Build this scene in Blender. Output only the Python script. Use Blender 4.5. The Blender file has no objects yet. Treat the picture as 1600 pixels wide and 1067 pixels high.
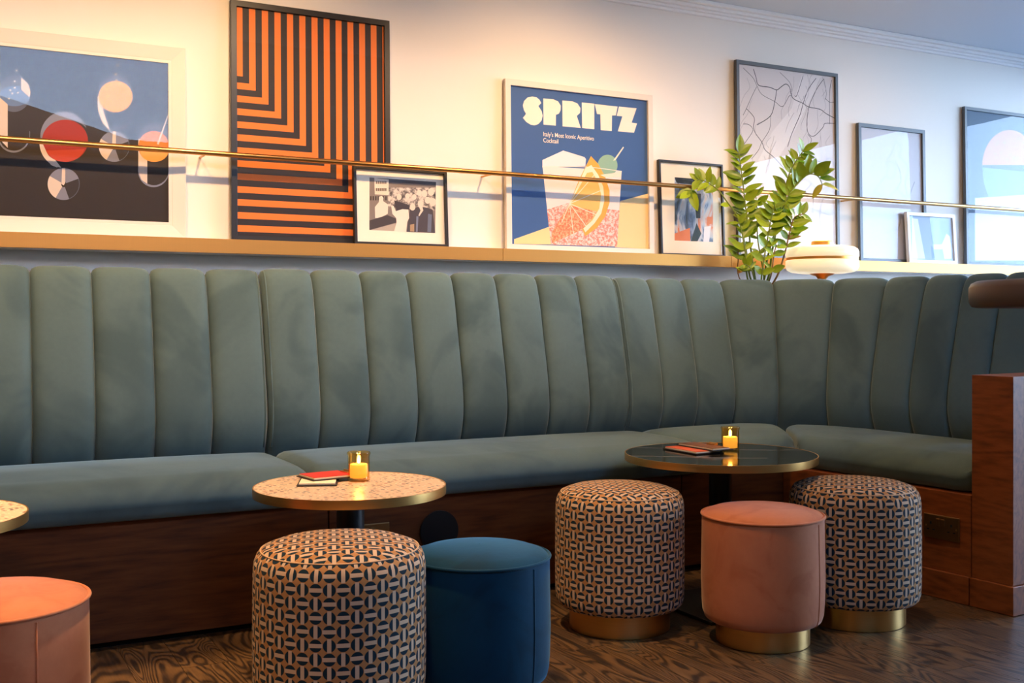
import bpy, bmesh, math, random
from mathutils import Vector, Matrix, Euler
random.seed(7)
SC = bpy.context.scene
COL = SC.collection
R = math.radians

# ------------------------------------------------------------------ camera
F_PX, W_PX, H_PX, HOR = 1700.0, 1600.0, 1067.0, 497.0
YAW = R(28.0)
FW = Vector((math.sin(YAW), math.cos(YAW), 0)); RT = Vector((math.cos(YAW), -math.sin(YAW), 0))
CAM = Vector((0, 0, 1.0))
cd = bpy.data.cameras.new('camera'); cam = bpy.data.objects.new('camera', cd); COL.objects.link(cam)
cam.location = CAM; cam.rotation_euler = (R(90), 0, -YAW)
cd.sensor_width = 36; cd.lens = F_PX * 36 / W_PX
cd.shift_y = -(H_PX / 2 - HOR) / W_PX
cd.clip_start = 0.05
SC.camera = cam

# ------------------------------------------------------------------ world, lights, exposure
SC.view_settings.view_transform = 'Standard'; SC.view_settings.look = 'None'
SC.view_settings.gamma = 1.0; SC.view_settings.use_curve_mapping = False
SC.view_settings.exposure = 0.0
SKY_STRENGTH = 1.0
wd = bpy.data.worlds.new('sky'); SC.world = wd; wd.use_nodes = True
nt = wd.node_tree; nt.nodes.clear()
tc = nt.nodes.new('ShaderNodeTexCoord'); sx = nt.nodes.new('ShaderNodeSeparateXYZ')
rp = nt.nodes.new('ShaderNodeValToRGB'); bg = nt.nodes.new('ShaderNodeBackground'); ow = nt.nodes.new('ShaderNodeOutputWorld')
nt.links.new(tc.outputs['Generated'], sx.inputs[0]); nt.links.new(sx.outputs['Z'], rp.inputs[0])
nt.links.new(rp.outputs[0], bg.inputs[0]); nt.links.new(bg.outputs[0], ow.inputs[0])
e = rp.color_ramp.elements
e[0].position = 0.0; e[0].color = (0.54, 0.74, 1.0, 1)
e[1].position = 0.55; e[1].color = (0.17, 0.37, 0.78, 1)
bg.inputs['Strength'].default_value = 22.0 * SKY_STRENGTH

WARM = (1.0, 0.62, 0.30)
def spot(name, loc, aim, watts, angle=80, blend=0.9, radius=0.035, color=WARM):
    l = bpy.data.lights.new(name, 'SPOT'); l.energy = watts; l.color = color
    l.spot_size = R(angle); l.spot_blend = blend; l.shadow_soft_size = radius
    o = bpy.data.objects.new(name, l); COL.objects.link(o); o.location = loc
    o.rotation_euler = (Vector(aim) - Vector(loc)).to_track_quat('-Z', 'Y').to_euler()
    return o
SPOTS = [(-1.1, 42), (-.35, 44), (0.4, 58), (1.12, 94), (2.42, 104), (3.2, 34), (4.4, 22)]
for sxp, w in SPOTS:                                   # row of ceiling downlights washing the picture wall
    spot('wall_washer', (sxp, 3.18, 2.52), (sxp, 4.3, 1.1), w, 112, 1.0)
for sxp, w in ((-0.75, 800), (0.75, 600), (2.1, 200)):     # downlights in the high ceiling over the tables
    spot('table_spot', (sxp, 2.45, 4.1), (sxp+.15, 2.75, 0.4), w, 50)

for loc, w in (((-.5, .4, 2.3), 40), ((4.18, .2, 2.3), 22)):   # added point lights, unseen behind the camera, for warm frontal fill
    l = bpy.data.lights.new('warm_fill', 'POINT'); l.energy = w; l.color = WARM; l.shadow_soft_size = .12
    o = bpy.data.objects.new('warm_fill', l); COL.objects.link(o); o.location = loc

# ------------------------------------------------------------------ helpers
def ray(px, py):
    return FW + RT * ((px - 800.0) / F_PX) + Vector((0, 0, (HOR - py) / F_PX))
def at_depth(px, py, t): return CAM + ray(px, py) * t
def at_y(px, py, y):
    d = ray(px, py); return CAM + d * ((y - CAM.y) / d.y)
def at_z(px, py, z):
    d = ray(px, py); return CAM + d * ((z - CAM.z) / d.z)

def tag(o, label=None, cat=None, group=None, kind=None):
    if label: o['label'] = label
    if cat: o['category'] = cat
    if group: o['group'] = group
    if kind: o['kind'] = kind
    return o
def empty(name, loc=(0, 0, 0), rot=(0, 0, 0)):
    o = bpy.data.objects.new(name, None); COL.objects.link(o); o.location = loc; o.rotation_euler = rot
    o.empty_display_size = 0.05
    return o

class MB:
    def __init__(s): s.v = []; s.f = []; s.m = []; s.uv = None; s.mi = 0
    def add(s, vs, fs):
        b = len(s.v); s.v += [tuple(v) for v in vs]
        for f in fs: s.f.append([i + b for i in f]); s.m.append(s.mi)
    def box(s, a, b):
        (x0, y0, z0), (x1, y1, z1) = a, b
        s.add([(x0,y0,z0),(x1,y0,z0),(x1,y1,z0),(x0,y1,z0),(x0,y0,z1),(x1,y0,z1),(x1,y1,z1),(x0,y1,z1)],
              [(3,2,1,0),(4,5,6,7),(0,1,5,4),(1,2,6,5),(2,3,7,6),(3,0,4,7)])
    def prism(s, poly, z0, z1):
        n = len(poly)
        s.add([(p[0], p[1], z0) for p in poly] + [(p[0], p[1], z1) for p in poly],
              [list(range(n))[::-1], list(range(n, 2*n))] + [(i, (i+1) % n, n+(i+1) % n, n+i) for i in range(n)])
    def lathe(s, prof, n=48, c=(0, 0, 0), closed=False):
        vs = []; fs = []; m = len(prof)
        for r, z in prof:
            for k in range(n):
                a = 2*math.pi*k/n; vs.append((c[0]+r*math.cos(a), c[1]+r*math.sin(a), c[2]+z))
        for i in range(m if closed else m-1):
            j = (i+1) % m
            for k in range(n):
                l = (k+1) % n; fs.append((i*n+k, i*n+l, j*n+l, j*n+k))
        s.add(vs, fs)
    def tube(s, pts, rad, n=8, cap=True):
        pts = [Vector(p) for p in pts]; m = len(pts)
        rr = rad if isinstance(rad, (list, tuple)) else [rad]*m
        vs = []; fs = []; up = None
        for i, p in enumerate(pts):
            t = (pts[min(i+1, m-1)] - pts[max(i-1, 0)]).normalized()
            if up is None:
                up = Vector((0, 0, 1)) if abs(t.z) < 0.9 else Vector((1, 0, 0))
            a = t.cross(up).normalized(); up = a.cross(t).normalized()
            for k in range(n):
                q = 2*math.pi*k/n; vs.append(p + (a*math.cos(q) + up*math.sin(q))*rr[i])
        for i in range(m-1):
            for k in range(n):
                l = (k+1) % n; fs.append((i*n+k, i*n+l, (i+1)*n+l, (i+1)*n+k))
        if cap: fs.append(list(range(n))[::-1]); fs.append(list(range((m-1)*n, m*n)))
        s.add(vs, fs)
    def build(s, name, mats, parent=None, smooth=False, bevel=0.0, seg=2, angle=None, fix=True):
        me = bpy.data.meshes.new(name); me.from_pydata(s.v, [], s.f)
        if not isinstance(mats, (list, tuple)): mats = [mats]
        for m in mats: me.materials.append(m)
        me.polygons.foreach_set('material_index', s.m)
        if s.uv:
            lay = me.uv_layers.new(name='UVMap')
            for lp in me.loops: lay.data[lp.index].uv = s.uv[lp.vertex_index]
        if fix or bevel:
            bm = bmesh.new(); bm.from_mesh(me)
            if fix: bmesh.ops.recalc_face_normals(bm, faces=bm.faces)
            if bevel:
                es = [ed for ed in bm.edges if len(ed.link_faces) == 2 and ed.calc_face_angle(0) > R(30)]
                bmesh.ops.bevel(bm, geom=es, offset=bevel, segments=seg, affect='EDGES', profile=0.5, clamp_overlap=True)
            bm.to_mesh(me); bm.free()
        if smooth:
            me.polygons.foreach_set('use_smooth', [True]*len(me.polygons))
            if angle: me.set_sharp_from_angle(angle=R(angle))
        me.update()
        o = bpy.data.objects.new(name, me); COL.objects.link(o); o.parent = parent
        return o

def srgb(c):
    if isinstance(c, str): c = [int(c[i:i+2], 16) for i in (0, 2, 4)]
    return tuple((x/255/12.92 if x/255 <= 0.04045 else ((x/255+0.055)/1.055)**2.4) for x in c)
# ------------------------------------------------------------------ materials
def new_mat(name):
    m = bpy.data.materials.new(name); m.use_nodes = True
    nt = m.node_tree; b = nt.nodes['Principled BSDF']
    return m, nt, b
def N(nt, typ, **kw):
    n = nt.nodes.new(typ)
    for k, v in kw.items(): setattr(n, k, v)
    return n
def plain(name, col, rough=0.5, metal=0.0, spec=0.5, **kw):
    m, nt, b = new_mat(name); b.inputs['Base Color'].default_value = (*col, 1)
    b.inputs['Roughness'].default_value = rough; b.inputs['Metallic'].default_value = metal
    b.inputs['Specular IOR Level'].default_value = spec
    for k, v in kw.items(): b.inputs[k].default_value = v
    return m
def math_n(nt, op, a, b=None, c=None):
    n = N(nt, 'ShaderNodeMath', operation=op)
    for i, v in enumerate((a, b, c)):
        if v is None: continue
        if isinstance(v, (int, float)): n.inputs[i].default_value = v
        else: nt.links.new(v, n.inputs[i])
    return n.outputs[0]
def mixc(nt, f, a, b):
    n = N(nt, 'ShaderNodeMix', data_type='RGBA')
    for s, v in ((n.inputs[0], f), (n.inputs[6], a), (n.inputs[7], b)):
        if isinstance(v, (int, float)): s.default_value = v
        elif isinstance(v, (tuple, list)): s.default_value = (*v[:3], 1)
        else: nt.links.new(v, s)
    return n.outputs[2]
def coords(nt, scale=(1, 1, 1), rnd=False, kind='Object'):
    t = N(nt, 'ShaderNodeTexCoord'); mp = N(nt, 'ShaderNodeMapping'); mp.inputs['Scale'].default_value = scale
    nt.links.new(t.outputs[kind], mp.inputs[0])
    if rnd:
        oi = N(nt, 'ShaderNodeObjectInfo'); ml = N(nt, 'ShaderNodeVectorMath', operation='SCALE')
        ml.inputs[0].default_value = (37.0, 53.0, 71.0); nt.links.new(oi.outputs['Random'], ml.inputs['Scale'])
        nt.links.new(ml.outputs[0], mp.inputs['Location'])
    return mp.outputs[0]
def noise(nt, vec, scale=5, detail=4, rough=0.5, dist=0.0):
    n = N(nt, 'ShaderNodeTexNoise'); n.inputs['Scale'].default_value = scale; n.inputs['Detail'].default_value = detail
    n.inputs['Roughness'].default_value = rough; n.inputs['Distortion'].default_value = dist
    nt.links.new(vec, n.inputs['Vector']); return n.outputs['Fac']
def ramp(nt, fac, stops):
    r = N(nt, 'ShaderNodeValToRGB'); nt.links.new(fac, r.inputs[0]); el = r.color_ramp.elements
    while len(el) < len(stops): el.new(0.5)
    for x, (p, c) in zip(el, stops): x.position = p; x.color = (*c[:3], 1)
    return r.outputs[0]
def bump(nt, b, h, strength=0.2, dist=0.01):
    n = N(nt, 'ShaderNodeBump'); n.inputs['Strength'].default_value = strength; n.inputs['Distance'].default_value = dist
    nt.links.new(h, n.inputs['Height']); nt.links.new(n.outputs[0], b.inputs['Normal'])

def velvet(name, dark, light, sheen=0.6, tint=(1, 1, 1), scale=5.0, rough=0.75):
    m, nt, b = new_mat(name); v = coords(nt, (1, 1, 1), rnd=True)
    n1 = noise(nt, v, scale, 3, 0.55, 0.9); n2 = noise(nt, v, 60, 3, 0.6)
    f = ramp(nt, n1, [(0.36, (0, 0, 0)), (0.5, (0.75,)*3), (0.68, (1, 1, 1))])
    c = mixc(nt, f, dark, light); c = mixc(nt, math_n(nt, 'MULTIPLY', n2, 0.25), c, tuple(x*0.6 for x in dark))
    nt.links.new(c, b.inputs['Base Color']); b.inputs['Roughness'].default_value = rough
    b.inputs['Specular IOR Level'].default_value = 0.15
    b.inputs['Sheen Weight'].default_value = sheen; b.inputs['Sheen Roughness'].default_value = 0.35
    b.inputs['Sheen Tint'].default_value = (*tint, 1)
    bump(nt, b, n2, 0.12, 0.002)
    return m
def wood(name, dark, mid, light, axis='X', freq=1.0, rough=0.4, rnd=False):
    m, nt, b = new_mat(name)
    sc = {'X': (0.35, 2.2, 3.2), 'Y': (3.2, 0.35, 2.2), 'Z': (2.2, 3.2, 0.35)}[axis]
    v = coords(nt, tuple(s*freq for s in sc), rnd)
    n1 = noise(nt, v, 1.6, 2, 0.45, 0.25)
    ringv = math_n(nt, 'MULTIPLY', n1, 90.0); rings = math_n(nt, 'MULTIPLY_ADD', math_n(nt, 'SINE', ringv), 0.5, 0.5)
    v2 = coords(nt, tuple(s*freq*9 for s in sc), rnd); n2 = noise(nt, v2, 2.2, 4, 0.6)
    f = math_n(nt, 'ADD', math_n(nt, 'MULTIPLY', rings, 0.16), math_n(nt, 'MULTIPLY', n2, 0.84))
    c = ramp(nt, f, [(0.25, dark), (0.5, mid), (0.78, light)])
    nt.links.new(c, b.inputs['Base Color']); b.inputs['Roughness'].default_value = rough
    b.inputs['Specular IOR Level'].default_value = 0.3
    bump(nt, b, n2, 0.08, 0.002)
    return m
def oak_floor():
    m, nt, b = new_mat('dark_oak_floor')
    v = coords(nt, (4.0, 0.75, 1.0), True)
    n1 = noise(nt, v, 1.7, 2, 0.4, 0.45)
    rings = math_n(nt, 'MULTIPLY_ADD', math_n(nt, 'SINE', math_n(nt, 'MULTIPLY', n1, 190.0)), 0.5, 0.5)
    v2 = coords(nt, (60, 4.0, 1.0), True); n2 = noise(nt, v2, 2.5, 4, 0.65)
    v3 = coords(nt, (1, 1, 1), True); n3 = noise(nt, v3, 6, 3, 0.5)
    f = math_n(nt, 'ADD', math_n(nt, 'MULTIPLY', math_n(nt, 'POWER', rings, 1.6), 0.36), math_n(nt, 'MULTIPLY', n2, 0.62))
    c = ramp(nt, f, [(0.2, srgb((110, 82, 52))), (0.42, srgb((86, 63, 40))), (0.62, srgb((50, 38, 28))), (0.82, srgb((26, 21, 18)))])
    oi = N(nt, 'ShaderNodeObjectInfo')
    c = mixc(nt, math_n(nt, 'MULTIPLY', oi.outputs['Random'], 0.35), c, srgb((40, 28, 21)))
    nt.links.new(c, b.inputs['Base Color'])
    nt.links.new(math_n(nt, 'MULTIPLY_ADD', n3, 0.25, 0.24), b.inputs['Roughness'])
    bump(nt, b, math_n(nt, 'SUBTRACT', n2, math_n(nt, 'MULTIPLY', rings, 0.6)), 0.25, 0.0015)
    return m
def paint(name, col, rough=0.7):
    m, nt, b = new_mat(name); v = coords(nt); n = noise(nt, v, 140, 2, 0.5)
    b.inputs['Base Color'].default_value = (*col, 1); b.inputs['Roughness'].default_value = rough
    bump(nt, b, n, 0.05, 0.002); return m
def brushed(name, col, rough=0.32, vec=(1.5, 1.5, 220)):
    m, nt, b = new_mat(name); v = coords(nt, vec); n = noise(nt, v, 2.0, 3, 0.6)
    b.inputs['Metallic'].default_value = 1.0
    nt.links.new(mixc(nt, n, tuple(x*0.82 for x in col), col), b.inputs['Base Color'])
    nt.links.new(math_n(nt, 'MULTIPLY_ADD', n, 0.16, rough-0.08), b.inputs['Roughness'])
    return m
def thin_glass(name, tint=(1, 1, 1), ior=1.5, rough=0.0):
    m = bpy.data.materials.new(name); m.use_nodes = True; nt = m.node_tree; nt.nodes.clear()
    ge = N(nt, 'ShaderNodeNewGeometry'); dp = N(nt, 'ShaderNodeVectorMath', operation='DOT_PRODUCT')
    nt.links.new(ge.outputs['Normal'], dp.inputs[0]); nt.links.new(ge.outputs['Incoming'], dp.inputs[1])
    cs = math_n(nt, 'ABSOLUTE', dp.outputs['Value']); r0 = ((ior-1)/(ior+1))**2
    fr = math_n(nt, 'MULTIPLY_ADD', math_n(nt, 'POWER', math_n(nt, 'SUBTRACT', 1.0, cs), 5.0), 1-r0, r0)   # Schlick
    tr = N(nt, 'ShaderNodeBsdfTransparent'); tr.inputs[0].default_value = (*tint, 1)
    gl = N(nt, 'ShaderNodeBsdfGlossy'); gl.inputs['Roughness'].default_value = rough
    mx = N(nt, 'ShaderNodeMixShader'); o = N(nt, 'ShaderNodeOutputMaterial')
    nt.links.new(fr, mx.inputs[0]); nt.links.new(tr.outputs[0], mx.inputs[1]); nt.links.new(gl.outputs[0], mx.inputs[2])
    nt.links.new(mx.outputs[0], o.inputs[0]); return m
def geo_fabric():
    """woven cloth: rows of dark teal discs, each crossed by a cream bar, bars alternate upright and level"""
    m, nt, b = new_mat('geometric_fabric'); t = N(nt, 'ShaderNodeTexCoord'); s = N(nt, 'ShaderNodeSeparateXYZ')
    nt.links.new(t.outputs['UV'], s.inputs[0]); U, V = s.outputs[0], s.outputs[1]
    fu, fv = math_n(nt, 'FLOOR', U), math_n(nt, 'FLOOR', V)
    a = math_n(nt, 'SUBTRACT', math_n(nt, 'SUBTRACT', U, fu), 0.5); c = math_n(nt, 'SUBTRACT', math_n(nt, 'SUBTRACT', V, fv), 0.5)
    par = math_n(nt, 'FLOORED_MODULO', math_n(nt, 'ADD', fu, fv), 2.0)
    def sel(x, y): return math_n(nt, 'ADD', math_n(nt, 'MULTIPLY', x, math_n(nt, 'SUBTRACT', 1.0, par)), math_n(nt, 'MULTIPLY', y, par))
    across = math_n(nt, 'ABSOLUTE', sel(c, a)); along = math_n(nt, 'ABSOLUTE', sel(a, c))
    bar = math_n(nt, 'LESS_THAN', across, 0.15)
    r = math_n(nt, 'SQRT', math_n(nt, 'ADD', math_n(nt, 'MULTIPLY', a, a), math_n(nt, 'MULTIPLY', c, c)))
    disc = math_n(nt, 'LESS_THAN', r, 0.465)
    rim = math_n(nt, 'MULTIPLY', math_n(nt, 'GREATER_THAN', across, 0.165), math_n(nt, 'LESS_THAN', across, 0.20))
    v = coords(nt, (1, 1, 1), kind='UV'); wv = noise(nt, v, 26, 2, 0.6)
    col = mixc(nt, disc, srgb((172, 122, 72)), srgb((3, 36, 50)))
    col = mixc(nt, bar, col, srgb((200, 170, 138)))
    col = mixc(nt, math_n(nt, 'MULTIPLY', wv, 0.14), col, srgb((70, 60, 52)))
    nt.links.new(col, b.inputs['Base Color']); b.inputs['Roughness'].default_value = 0.85
    b.inputs['Specular IOR Level'].default_value = 0.15; b.inputs['Sheen Weight'].default_value = 0.05
    wz = math_n(nt, 'ADD', math_n(nt, 'MULTIPLY', bar, 0.6), math_n(nt, 'MULTIPLY', wv, 0.6))
    bump(nt, b, wz, 0.25, 0.002)
    return m
def terrazzo():
    m, nt, b = new_mat('terrazzo'); v = coords(nt)
    col = None; base = srgb((222, 190, 156))
    prev = base
    for sc, thr, cc in ((62, 0.30, (104, 78, 62)), (44, 0.24, (164, 100, 64)), (90, 0.30, (242, 226, 202)), (52, 0.22, (66, 58, 58))):
        vo = N(nt, 'ShaderNodeTexVoronoi'); vo.inputs['Scale'].default_value = sc
        nt.links.new(v, vo.inputs['Vector'])
        sp = N(nt, 'ShaderNodeSeparateColor'); nt.links.new(vo.outputs['Color'], sp.inputs[0])
        hit = math_n(nt, 'MULTIPLY', math_n(nt, 'LESS_THAN', vo.outputs['Distance'], thr*1.1), math_n(nt, 'LESS_THAN', sp.outputs[0], 0.42))
        prev = mixc(nt, hit, prev, srgb(cc))
    nt.links.new(prev, b.inputs['Base Color']); b.inputs['Roughness'].default_value = 0.3
    return m
def marble():
    m, nt, b = new_mat('black_marble'); v = coords(nt)
    mp = N(nt, 'ShaderNodeMapping'); mp.inputs['Rotation'].default_value = (0, 0, R(-52)); nt.links.new(v, mp.inputs[0])
    w = N(nt, 'ShaderNodeTexWave'); w.inputs['Scale'].default_value = 1.35; w.inputs['Distortion'].default_value = 3.0
    w.inputs['Detail'].default_value = 3; w.inputs['Detail Scale'].default_value = 1.2; nt.links.new(mp.outputs[0], w.inputs[0])
    n = noise(nt, v, 3.5, 2)
    vein = math_n(nt, 'MULTIPLY', math_n(nt, 'GREATER_THAN', w.outputs['Fac'], 0.9992), math_n(nt, 'GREATER_THAN', n, 0.44))
    nt.links.new(mixc(nt, vein, srgb((24, 22, 22)), srgb((190, 180, 170))), b.inputs['Base Color'])
    b.inputs['Roughness'].default_value = 0.12; return m

M = {}
M['wall'] = paint('cream_wall_paint', srgb((236, 226, 214)))
M['ceil'] = paint('grey_ceiling_paint', srgb((206, 210, 216)))
M['dark_wall'] = paint('dark_bar_wall', srgb((62, 48, 40)))  # unseen walls, coloured dark to cut bounce light
M['trim'] = paint('white_trim_paint', srgb((238, 232, 226)), 0.5)
M['plain_floor'] = plain('floor_slab', srgb((28, 21, 17)), 0.6)
M['floor'] = oak_floor()
M['walnut'] = wood('walnut_panel', srgb((66, 32, 12)), srgb((96, 50, 20)), srgb((116, 64, 28)), 'X', 1.0, 0.5)
M['walnut_y'] = wood('walnut_panel_crosswise', srgb((98, 48, 18)), srgb((132, 68, 28)), srgb((150, 82, 38)), 'Y', 1.3, 0.45)
M['sofa'] = velvet('green_velvet', srgb((80, 99, 98)), srgb((101, 121, 117)), 0.45, (0.8, 0.92, 0.92), 2.6)
M['blue'] = velvet('blue_velvet', srgb((2, 44, 64)), srgb((3, 54, 78)), 0.45, (0.42, 0.82, 1.0), 7)
M['pink'] = velvet('pink_velvet', srgb((172, 100, 64)), srgb((186, 114, 76)), 0.3, (1.0, 0.8, 0.68), 9)
M['geo'] = geo_fabric()
M['brass'] = brushed('brushed_brass', srgb((222, 172, 100)), 0.34)
M['brass_ledge'] = brushed('brass_ledge', srgb((222, 160, 86)), 0.5, (220, 1.5, 1.5))
M['rail'] = plain('polished_brass', srgb((200, 146, 86)), 0.28, 1.0)
M['lamp_brass'] = plain('lamp_brass', srgb((240, 172, 84)), 0.42, 1.0)
M['terrazzo'] = terrazzo(); M['marble'] = marble()
M['black_metal'] = plain('black_metal', srgb((18, 18, 20)), 0.4, 0.0, 0.5)
M['black'] = plain('black_void', srgb((8, 8, 8)), 0.9)
M['glass'] = thin_glass('picture_glass', ior=1.23)
M['amber'] = thin_glass('amber_glass', (0.99, 0.82, 0.50), 1.5)
M['frame_black'] = plain('black_frame', srgb((34, 31, 31)), 0.4)
M['frame_grey'] = plain('slate_frame', srgb((84, 88, 92)), 0.4)
M['frame_white'] = plain('white_frame', srgb((222, 210, 196)), 0.45)
M['frame_silver'] = plain('pale_frame', srgb((226, 220, 212)), 0.3)
M['back'] = plain('backing_board', srgb((120, 92, 64)), 0.9)
M['mat'] = plain('cream_mount', srgb((238, 228, 212)), 0.8)
M['leather'] = plain('dark_brown_top', srgb((78, 60, 50)), 0.42)
M['antique'] = plain('antique_brass', srgb((156, 120, 76)), 0.4, 1.0)
M['soil'] = plain('soil', srgb((40, 30, 22)), 0.95)
M['pot'] = plain('pot', srgb((60, 58, 56)), 0.6)
ART = {}
def art(c):
    k = tuple(c) if not isinstance(c, str) else c
    if k not in ART: ART[k] = plain('print_ink', srgb(c), 0.55, 0, 0.3)
    return ART[k]

# ------------------------------------------------------------------ room
YW, LEDGE_Y, RAIL_Y = 4.36, 4.22, 4.25
XL, XR, YN, ZC = -3.2, 6.6, -1.5, 2.567
def struct(name, mb, mat, **kw):
    return tag(mb.build(name, mat, **kw), kind='structure')
m = MB(); m.box((XL-.1, YN-.1, -.12), (XR+.1, YW+.1, -.012)); floor = struct('floor', m, M['plain_floor'])
ZH, YB = 4.2, 2.75                                      # the bar opens up to a higher ceiling in front of the banquette bay
m = MB(); m.box((XL, YW, -.01), (XR, YW+.12, ZC)); struct('wall_back', m, M['wall'])
m = MB(); m.box((XL-.1, YN, -.01), (XL, YW+.12, ZH)); struct('wall_left', m, M['dark_wall'])
m = MB(); m.box((XL-.1, YB, ZC), (XR+.1, YW+.12, ZC+.1)); m.box((XL-.1, YB, ZC+.1), (XR+.1, YB+.1, ZH)); m.box((XL-.1, YN-.12, ZH), (XR+.1, YB+.1, ZH+.1)); struct('ceiling', m, M['ceil'])
# daylight side: glazed wall on the right, low sill and mullions
m = MB(); m.box((XR, YN, -.01), (XR+.12, YW+.12, .3)); m.box((XR, YB, 2.45), (XR+.12, YW+.12, ZC)); m.box((XR, YN, 2.55), (XR+.12, YB, ZH)); m.box((XR, YN, .3), (XR+.12, .3, 2.55)); struct('wall_right', m, M['dark_wall'])
m = MB()
for yy, zz in ((.3, 2.55), (2.75, 2.45), (4.28, 2.45)): m.box((XR+.01, yy, .3), (XR+.10, yy+.08, zz))
struct('window_1', m, M['frame_black'])
# wall behind the camera, its high window cut small to limit daylight fill
WX = ((0.42, 2.28),)
m = MB(); xs = [XL] + [v for w in WX for v in w] + [XR]
for k in range(0, len(xs), 2): m.box((xs[k], YN-.12, -.01), (xs[k+1], YN, ZH))
for w0, w1 in WX: m.box((w0, YN-.12, -.01), (w1, YN, 2.85)); m.box((w0, YN-.12, 3.8), (w1, YN, ZH))
struct('wall_near', m, M['dark_wall'])
for k, (w0, w1) in enumerate(WX):
    m = MB()
    for xx in (w0, w1-.05): m.box((xx, YN-.1, 2.85), (xx+.05, YN-.03, 3.8))
    struct('window_%d' % (k+2), m, M['frame_black'])
# the street outside, seen only in the picture glass
m = MB(); m.prism([(-9, -8.1), (2.15, -21), (5.4, -24.8), (2, -30), (-20, -30), (-20, -8)], -.3, 7.45)
o = m.build('street_building', plain('dark_facade', srgb((58, 46, 38)), 0.8)); tag(o, 'dark low building across the street reflected in glass', 'building')
m = MB(); m.prism([(5.5, -24.9), (16, -28), (16, -34), (2.1, -30)], -.3, 7.2)
o = m.build('street_building', bpy.data.materials['dark_facade']); tag(o, 'second dark building across the street beyond the first', 'building')
m = MB(); m.box((-40, -40, -.4), (40, 40, -.3)); tag(m.build('street_ground', plain('pavement', srgb((120, 116, 110)), 0.9)), kind='structure')

# cornice: stepped moulding under the ceiling
trim = tag(empty('trim_1', (0, YW, ZC)), kind='structure')
for i, (d, z0, z1) in enumerate(((.020, -.060, -.046), (.036, -.046, -.034), (.052, -.034, -.018), (.075, -.018, 0))):
    m = MB(); m.box((XL, -d, z0), (XR, 0, z1)); m.build('moulding_step', M['trim'], trim, bevel=.003)

# floor planks run towards the picture wall
PW = 0.135
m = MB(); m.box((-PW/2+.0006, -.75, -.012), (PW/2-.0006, .75, 0)); plank0 = m.build('plank', M['floor'], floor)
first = True
nx = 0
x = -1.6
while x < 6.5:
    off = (nx * 0.61) % 1.5
    y = -1.45 - off + .75
    while y - .75 < 3.6:
        if y + .75 > 0.2:
            o = plank0 if first else plank0.copy()
            if not first: COL.objects.link(o)
            first = False
            o.location = (x, y, 0)
        y += 1.5015
    x += PW; nx += 1

# ------------------------------------------------------------------ picture ledge and rail
led = tag(empty('picture_ledge', (0, LEDGE_Y, 1.25)), 'long brass-fronted ledge carrying the framed pictures above the green banquette', 'shelf')
Z_LEDGE = 1.305
jx = [XL+.02, -0.6, at_y(786, 395, LEDGE_Y).x, at_y(1143, 410, LEDGE_Y).x, XR-.02]
for a, b in zip(jx[:-1], jx[1:]):
    m = MB(); m.box((a+.0006, 0, 0), (b-.0006, .006, .055)); m.build('fascia', M['brass_ledge'], led, bevel=.0008, seg=1)
m = MB(); m.box((XL+.02, .006, .0), (XR-.02, YW-LEDGE_Y-.001, .054)); m.build('shelf_board', M['trim'], led)

RZ = 1.636
ral = tag(empty('picture_rail', (0, RAIL_Y, RZ)), 'thin round brass rail running in front of all the framed pictures', 'rail')
m = MB(); m.tube([(XL+.02, 0, 0), (XR-.02, 0, 0)], .0105, 16); m.build('bar', M['rail'], ral, smooth=True, angle=40)
for bx in (at_y(770, 268, RAIL_Y).x, at_y(1338, 308, RAIL_Y).x, at_y(322, 235, RAIL_Y).x, 6.42):
    m = MB(); m.tube([(bx, .006, -.004), (bx, YW-RAIL_Y-.001, -.004)], .0045, 10); m.build('bracket', M['rail'], ral, smooth=True, angle=40)

# ------------------------------------------------------------------ banquette
BANQ = tag(empty('banquette', (-.505, 3.47, 0)), 'long corner banquette with a channelled green velvet back on a walnut base', 'banquette')
def sub(name, loc, label=None):
    o = empty(name, Vector(loc) - Vector(BANQ.location)); o.parent = BANQ
    return tag(o, label)
PROF0 = [(.075, .40), (.055, .47), (.027, .54), (.012, .60), (.010, .66), (.024, .76), (.055, .90), (.085, 1.03), (.105, 1.10), (.122, 1.145), (.142, 1.172), (.168, 1.185),
         (.192, 1.178), (.208, 1.155), (.215, 1.11), (.217, 1.0), (.217, .40)]
def catmull(P, k=3):
    P = [Vector((*p, 0)) if len(p) == 2 else Vector(p) for p in P]; out = []
    for i in range(len(P)-1):
        a, b, c, d = P[max(i-1, 0)], P[i], P[i+1], P[min(i+2, len(P)-1)]
        for j in range(k):
            t = j/k
            out.append(0.5*((2*b)+(-a+c)*t+(2*a-5*b+4*c-d)*t*t+(-a+3*b-3*c+d)*t**3))
    out.append(P[-1]); return out
PROF = catmull(PROF0, 3)
PN = []
for i in range(len(PROF)):
    t = (PROF[min(i+1, len(PROF)-1)] - PROF[max(i-1, 0)]).normalized(); PN.append(Vector((-t.y, t.x)))   # outward
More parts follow.
